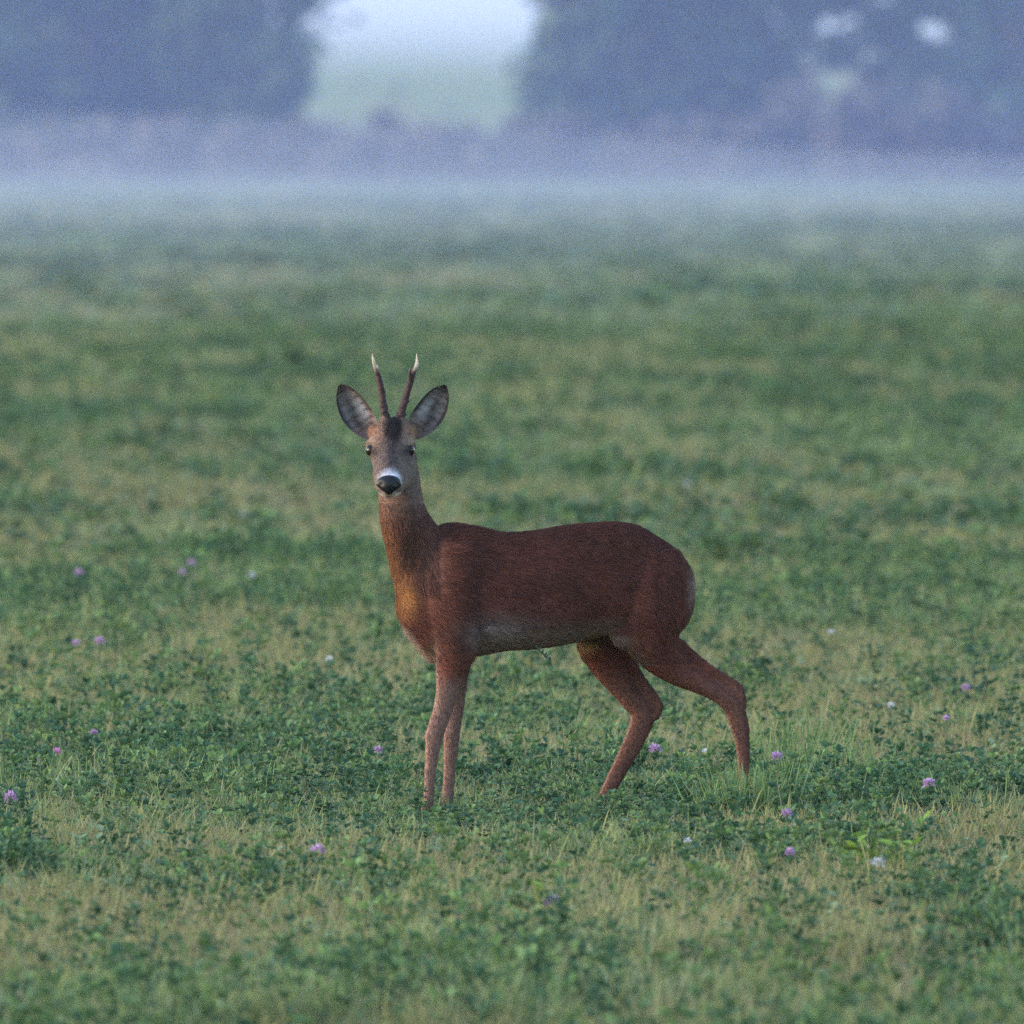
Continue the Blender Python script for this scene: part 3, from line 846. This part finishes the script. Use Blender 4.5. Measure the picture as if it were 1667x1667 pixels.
for px, py, hz, sz in [(1353, 1030, .12, .018), (1432, 1403, .09, .030), (1450, 1146, .10, .018), (1148, 1222, .08, .018), (1119, 1368, .09, .016), (410, 940, .12, .020), (536, 1068, .12, .022), (1118, 789, .14, .020)]:  # last flower stands in for a small airborne white fleck
    clover_flower(px, py, hz, sz, PALE, 'small white clover flower among the meadow grass', G2, name='white_clover_flower')

def leafy_plant(name, px, py, hz, nleaf, size, col, label, spread=.35, group=None):
    x, y, _ = place_by_top(px, py, hz)
    z = float(ground_z(x, y))
    root = empty(name, (x, y, z)); tag(root, label, 'plant', group)
    rng = random.Random(int(px * 3 + py))
    St = Soup(); Lf = Soup()
    for k in range(max(1, nleaf // 9)):
        ex, ey = rng.uniform(-1, 1) * spread * hz, rng.uniform(-1, 1) * spread * hz
        top = np.array((ex, ey, hz * rng.uniform(.7, 1) if k else hz))
        stem(St, (ex * .2, ey * .2, -.01), top, .0022, np.array(col) * .9, bend=(rng.uniform(-.01, .01), 0, 0))
        for j in range(9):
            t = rng.uniform(.25, 1); b = np.array((ex * .2, ey * .2, 0)) * (1 - t) + top * t
            a = rng.uniform(0, 6.28); s = size * rng.uniform(.6, 1.2) * (1.15 - .4 * t)
            leaflet(Lf, b, np.array((math.cos(a), math.sin(a), rng.uniform(-.2, .8))), np.array((rng.uniform(-.4, .4), rng.uniform(-.4, .4), 1.)), s, s * .5, np.array(col) * rng.uniform(.75, 1.25), rng.uniform(.2, .7))
    St.build('stem', M_MEADOW, parent=root); Lf.build('leaves', M_MEADOW, parent=root)
    return root
DK = (0.028, 0.070, 0.042); LT = (0.125, 0.19, 0.035); MD = (0.045, 0.10, 0.05)
leafy_plant('leafy_weed', 1592, 1040, .22, 36, .042, DK, 'tall dark leafy weed standing above dry grass behind the deer')
leafy_plant('leafy_weed', 495, 572, .22, 110, .065, (0.020, 0.040, 0.020), 'dark bushy weed alone in the misty field behind the deer', .38)
leafy_plant('leafy_weed', 1437, 1335, .15, 54, .06, LT, 'bright yellow-green broad-leaved plant in front of tall grass', .6)
leafy_plant('leafy_weed', 905, 1425, .13, 18, .045, LT, 'bright green leafy weed beside a mauve clover flower', .3)
leafy_plant('leafy_weed', 63, 1072, .14, 9, .03, DK, 'thin dark weed with a pale tip among dry grass', .2)
leafy_plant('leafy_weed', 255, 1140, .13, 27, .035, DK, 'dark leafy weed clump in the clover', .5)
leafy_plant('leafy_weed', 790, 1135, .15, 27, .03, DK, 'dark leafy weed standing below the belly of the deer', .35)
leafy_plant('leafy_weed', 1440, 1100, .15, 27, .03, DK, 'dark clover-leaved weed beside a small white flower', .4)

def grass_tuft(px, depth, hz, n, label, col=(0.075, 0.12, 0.04), spread=.05):
    x, y, _ = at(px, 1300, depth); z = float(ground_z(x, y))
    S = Soup()
    V, F = loft([np.array([(math.cos(a) * r * spread, math.sin(a) * r * spread, zz) for a in ANG]) for r, zz in ((2.6, -.01), (2.2, .006), (.3, .012))])
    S.add(V, F, (.05, .06, .025))            # matted root crown
    for i in range(n):
        c = np.array(col) * random.uniform(.7, 1.5)
        if random.random() < .10: c = np.array((.17, .145, .075))
        qx, qy = random.gauss(0, spread), random.gauss(0, spread)
        q = math.hypot(qx, qy)
        if q > 2.1 * spread: qx *= 2 * spread / q; qy *= 2 * spread / q
        blade(S, qx, qy, hz * random.uniform(.5, 1.05), random.uniform(.003, .0055), random.uniform(0, 6.28), random.uniform(0, .35), random.uniform(0, .35), c)
    o = S.build('grass_tuft', M_MEADOW); o.location = (x, y, z)
    tag(o, label, 'grass', 'tall grass tufts')
grass_tuft(1290, 2.6, .23, 260, 'tall fine grass tuft just behind the hind legs of the deer', spread=.09)
grass_tuft(1375, 1.6, .19, 200, 'tall grass tuft beside the dark clover-leaved weed', spread=.08)
grass_tuft(1220, -.24, .185, 330, 'grass tuft hiding the rearmost hoof of the deer')
grass_tuft(1188, -.36, .15, 200, 'low grass tuft in front of the rearmost hoof of the deer')
grass_tuft(736, -.05, .085, 160, 'low grass tuft hiding the front hooves of the deer')
grass_tuft(975, -.25, .075, 90, 'low grass tuft hiding the forward hind hoof of the deer')
grass_tuft(365, 1.2, .15, 150, 'upright grass tuft in the dark clover')

# grass stalk whose seed head reaches the belly
x0, y0, _ = at(926, 1165, -.32); x1, _, z1 = at(880, 1062, -.32)
S = Soup(); stem(S, (0, 0, -.01), (x1 - x0, 0, z1), .0012, (.03, .055, .035), bend=(.018, 0, .03)); 
stalk = empty('grass_stalk', (x0, y0, 0)); tag(stalk, 'thin dark grass stalk with a seed head touching the belly of the deer', 'grass stalk')
S.build('stem', M_MEADOW, parent=stalk)
S = Soup()
for i in range(16):
    t = i / 15; b = np.array((x1 - x0 + .02 - .026 * t, 0, z1 - .022 + .03 * t))
    leaflet(S, b, np.array((random.uniform(-.8, .5), random.uniform(-.5, .5), .8)), np.array((random.uniform(-1, 1), 1., 0)), .012, .005, (.028, .045, .035))
S.build('seed_head', M_MEADOW, parent=stalk)

# ------------------------------------------------------------------ trees and bushes at the far edge of the field
TD = 450.0            # metres behind the deer
def far_x(px, depth): return (px - 833.5) / FPX * (DIST + depth)
def far_z(py, depth): return CAM_H - (py - HOR) / FPX * (DIST + depth)

def crown_cloud(S, centers, n, leaf, cols, rng, keep=None):
    """Leaf sprays filling a set of lobes."""
    vols = np.array([c[3] * c[4] * c[5] for c in centers]) ** .7
    pick = rng.choice(len(centers), n, p=vols / vols.sum())
    for i in pick:
        cx, cy, cz, rx, ry, rz = centers[i]
        q = rng.normal(0, 1, 3); q /= np.linalg.norm(q); q *= abs(rng.normal(0, .62)) + .15
        p = np.array((cx + q[0] * rx, cy + q[1] * ry, cz + q[2] * rz))
        if p[2] < .05: continue
        a = rng.normal(0, 1, 3); a /= np.linalg.norm(a); b = np.cross(a, rng.normal(0, 1, 3)); b /= np.linalg.norm(b)
        s = leaf * rng.uniform(.55, 1.3); c = np.cross(a, b) * s * .25
        col = np.array(cols[rng.integers(len(cols))]) * rng.uniform(.75, 1.25)
        S.add([p - a * s, p - b * s * .45 + c, p + a * s, p + b * s * .45 + c], [(0, 1, 2, 3)], col)

def trunk_mesh(S, h, r, rng, limbs):
    R = []
    pts = [np.array((0, 0, -.2))]
    for i in range(1, 7):
        pts.append(np.array((rng.normal(0, .08) * i, rng.normal(0, .08) * i, h * i / 6)))
    def tube(pts, r0, r1):
        R = []
        for i, p in enumerate(pts):
            rr = r0 + (r1 - r0) * i / (len(pts) - 1)
            R.append(np.array([p + np.array((math.cos(a) * rr, math.sin(a) * rr, 0)) for a in ANG[::4]]))
        V, F = loft(R); S.add(V, F, (.06, .05, .04))
    tube(pts, r, r * .3)
    for (lx, ly, lz) in limbs:
        k = rng.integers(1, 5); b = pts[k]; e = np.array((lx, ly, lz)); mid = (b + e) / 2 + np.array((0, 0, .3))
        tube([b, mid, e], r * .32, r * .08)

def tree(name, px, depth, height, rad, label, seed, low=.4, cols=((.045, .075, .030), (.035, .060, .026), (.060, .090, .035)), lobes=22, n=4200, leaf=.30, squash=1.0, group='trees along the far edge of the meadow'):
    rng = np.random.default_rng(seed)
    x = far_x(px, depth); root = empty(name, (x, depth, float(ground_z(x, depth))))
    tag(root, label, 'tree', group)
    C = []
    for i in range(lobes):
        t = (i + .5) / lobes; z = low + (height - low) * t
        prof = (math.sin(math.pi * min(1, .18 + t * .82)) ** .6)
        a = i * 2.4 + rng.uniform(-.4, .4); rr = rad * prof * rng.uniform(.35, .75)
        lr = rad * rng.uniform(.28, .46) * (0.65 + .5 * prof)
        C.append((math.cos(a) * rr, math.sin(a) * rr * squash, z, lr, lr * squash, lr * rng.uniform(.6, .9)))
    S = Soup(); trunk_mesh(S, height * .8, rad * .075 + .05, rng, [c[:3] for c in C[::2]])
    S.build('trunk', M_BARK, parent=root)
    L = Soup(); crown_cloud(L, C, n, leaf, cols, rng); L.build('crown', M_LEAF, parent=root, smooth=False)
    return root

DKG = ((.030, .058, .028), (.045, .085, .036), (.022, .040, .022))
tree('broadleaf_tree', 395, TD, 11.0, 2.1, 'broad dark tree bordering the open gap, crown hanging low', 3, n=5200)
tree('broadleaf_tree', 150, TD + 3, 12.5, 3.0, 'tall dense tree with drooping low branches in the mist', 4, n=6000, cols=DKG)
tree('broadleaf_tree', -90, TD, 11.5, 2.6, 'dense misty tree standing at the end of the row past the drooping one', 5, n=4500)
tree('broadleaf_tree', 1060, TD, 12.0, 2.7, 'wide dark tree on the far side of the open gap', 6, n=6500, cols=DKG)
tree('broadleaf_tree', 930, TD - 4, 6.5, 1.2, 'slender young tree leaning into the open gap', 7, n=2200, lobes=14)
tree('broadleaf_tree', 1225, TD + 4, 11.0, 1.7, 'dark tree beside the bright gaps between crowns', 8, n=4200)
tree('broadleaf_tree', 1405, TD + 2, 10.5, 1.0, 'narrow thin tree between two bright gaps', 9, n=3000, lobes=16, low=.3)
tree('broadleaf_tree', 1660, TD, 12.0, 1.9, 'dense misty tree past the narrow thin tree', 10, n=4500, cols=DKG)
for i, (px, h_, r_) in enumerate([(40, 12.5, 2.6), (270, 12.0, 2.4), (1000, 12.5, 2.0), (1150, 12.5, 2.2), (1600, 12.0, 1.7), (420, 12.0, 1.3), (1475, 11.0, .9), (1318, 11.0, .75)]):
    tree('broadleaf_tree', px, TD + 14 + i, h_, r_, 'second-row tree ' + ('behind the misty end tree' if px < 60 else 'behind the tall drooping tree' if px < 300 else 'closing the wood beside the open gap' if px < 500 else 'behind the slender leaning tree' if px < 1050 else 'behind the wide dark tree' if px < 1200 else 'thin and sparse, partly filling a bright gap' if px == 1318 else 'behind the bright gaps' if px < 1550 else 'behind the dense tree past the thin one'), 20 + i, n=1100 if px == 1318 else 4500, cols=DKG, group='second row of trees')
# bushes along the foot of the trees
BC = ((.095, .075, .060), (.110, .085, .075), (.070, .070, .050))
k = 0
for px, top, wid in [(20, 225, 1.5), (120, 215, 1.3), (215, 235, 1.4), (300, 205, 1.3), (390, 215, 1.4), (470, 200, 1.2), (545, 215, .95), (600, 205, .9), (665, 190, 1.15), (735, 228, .9), (800, 222, .9), (870, 200, 1.1), (950, 205, 1.3),
                     (1040, 215, 1.3), (1120, 210, 1.4), (1210, 200, 1.4), (1290, 160, 1.3), (1370, 150, 1.4), (1440, 175, 1.2), (1510, 160, 1.3), (1590, 190, 1.4), (1660, 205, 1.4)]:
    rng = np.random.default_rng(100 + k)
    dep = TD - 8 - rng.uniform(0, 5); x = far_x(px, dep); h = far_z(top, dep) * 1.2
    root = empty('bush', (x, dep, float(ground_z(x, dep))))
    open_ = 500 < px < 840
    where = ('in the open gap, tallest of those there' if px == 665 else 'in the open gap between the trees' if open_ else 'under the misty end tree' if px < 60 else 'under the tall drooping tree' if px < 310 else 'under the broad tree bordering the gap' if px < 500
             else 'under the slender leaning tree' if px < 960 else 'under the wide dark tree' if px < 1150 else 'under the dark tree beside the bright gaps' if px < 1280 else 'below the bright gaps between crowns' if px < 1540 else 'under the dense tree past the thin one')
    tag(root, ('tall' if 1280 < px < 1520 else 'low') + ' misty mauve bush ' + where, 'bush', 'bushes along the far edge of the meadow')
    C = [(rng.normal(0, wid * .35), rng.normal(0, .5), h * rng.uniform(.15, .75), wid * rng.uniform(.3, .5), .5, h * rng.uniform(.2, .3)) for _ in range(9)]
    S = Soup(); trunk_mesh(S, h * .6, .05, rng, [c[:3] for c in C[:4]]); S.build('stems', M_BARK, parent=root)
    L = Soup(); crown_cloud(L, C, 1500, .19, BC, rng); L.build('foliage', M_LEAF, parent=root, smooth=False)
    k += 1

# ------------------------------------------------------------------ air
def volume_box(name, lo, hi, density, colour, label):
    (x0, y0, z0), (x1, y1, z1) = lo, hi
    V = [(x0, y0, z0), (x1, y0, z0), (x1, y1, z0), (x0, y1, z0), (x0, y0, z1), (x1, y0, z1), (x1, y1, z1), (x0, y1, z1)]
    F = [(0, 3, 2, 1), (4, 5, 6, 7), (0, 1, 5, 4), (1, 2, 6, 5), (2, 3, 7, 6), (3, 0, 4, 7)]
    m = bpy.data.materials.new(name); m.use_nodes = True; nt = m.node_tree; nt.nodes.clear()
    out = nt.nodes.new('ShaderNodeOutputMaterial'); pv = nt.nodes.new('ShaderNodeVolumePrincipled')
    pv.inputs['Color'].default_value = (*colour, 1); pv.inputs['Density'].default_value = density
    pv.inputs['Anisotropy'].default_value = 0.0
    nt.links.new(pv.outputs[0], out.inputs['Volume'])
    o = mesh_obj(name, V, F, m, smooth=False)
    tag(o, label, 'haze', kind='stuff')
    return o
volume_box('haze', (-320, -78, -3), (320, 1640, 18), 0.00008, (0.80, 0.85, 1.0), 'thin blue morning haze over the whole meadow')

def mist_bank(name, y0, y1, top_fn, density, label, half, colour):
    """Low bank of ground mist: a closed, softly domed body lying on the field."""
    ys = np.linspace(y0, y1, 46); xs = np.linspace(-half, half, 31)
    X, Y = np.meshgrid(xs, ys); T = top_fn(X, Y)
    ex = sstep(0, .08, (X + half) / (2 * half)) * sstep(0, .08, (half - X) / (2 * half)) * sstep(0, .06, (Y - y0) / (y1 - y0)) * sstep(0, .06, (y1 - Y) / (y1 - y0))
    Zb = ground_z(X, Y) - 0.4; Zt = Zb + .02 + (T + .4) * ex
    nx, ny = len(xs), len(ys); n = nx * ny
    V = np.concatenate([np.stack([X.ravel(), Y.ravel(), Zt.ravel()], 1), np.stack([X.ravel(), Y.ravel(), Zb.ravel()], 1)])
    F = []
    for j in range(ny - 1):
        for i in range(nx - 1):
            a, b, c, d = j * nx + i, j * nx + i + 1, (j + 1) * nx + i + 1, (j + 1) * nx + i
            F.append((a, b, c, d)); F.append((n + d, n + c, n + b, n + a))
    ring = [i for i in range(nx)] + [j * nx + nx - 1 for j in range(1, ny)] + [(ny - 1) * nx + i for i in range(nx - 2, -1, -1)] + [j * nx for j in range(ny - 2, 0, -1)]
    for a, b in zip(ring, ring[1:] + ring[:1]): F.append((b, a, n + a, n + b))
    m = bpy.data.materials.new(name); m.use_nodes = True; nt = m.node_tree; nt.nodes.clear()
    out = nt.nodes.new('ShaderNodeOutputMaterial'); pv = nt.nodes.new('ShaderNodeVolumePrincipled')
    pv.inputs['Color'].default_value = (*colour, 1); pv.inputs['Density'].default_value = density; pv.inputs['Anisotropy'].default_value = 0.0
    nt.links.new(pv.outputs[0], out.inputs['Volume'])
    o = mesh_obj(name, V, F, m)
    tag(o, label, 'mist', kind='stuff')
def low_top(X, Y):
    wisp = .6 + .8 * fbm(X * .12 + 4, Y * .02, 62)
    side = np.clip(1 - .024 * X, .55, 1.4)
    bell = np.exp(-((Y - 250 - 60 * (fbm(X * .1, Y * .004, 68) - .5)) / 75) ** 2)
    return sstep(60, 190, Y - 1.6 * X + 50 * (fbm(X * .09, Y * .02, 61) - .5)) * side * wisp * (.52 * (1 - sstep(230, 415, Y)) + .80 * bell)
mist_bank('mist', 35, 436, low_top, 0.0015, 'low white ground mist lying over the far half of the meadow', 75, (.86, .90, .95))
mist_bank('mist', 110, 434, lambda X, Y: 13.0 * sstep(110, 330, Y + 40 * (fbm(X * .03, Y * .01, 66) - .5)), 0.00085, 'tall veil of blue mist hanging in front of the trees', 110, (.42, .54, 1.0))
mist_bank('mist', 930, 1330, lambda X, Y: 3.2 * sstep(930, 1060, Y) * sstep(1330, 1180, Y) * (.8 + .4 * fbm(X * .05, Y * .01, 67)), 0.0055, 'white mist bank lying across the distant rise beyond the trees', 200, (.78, .80, .93))
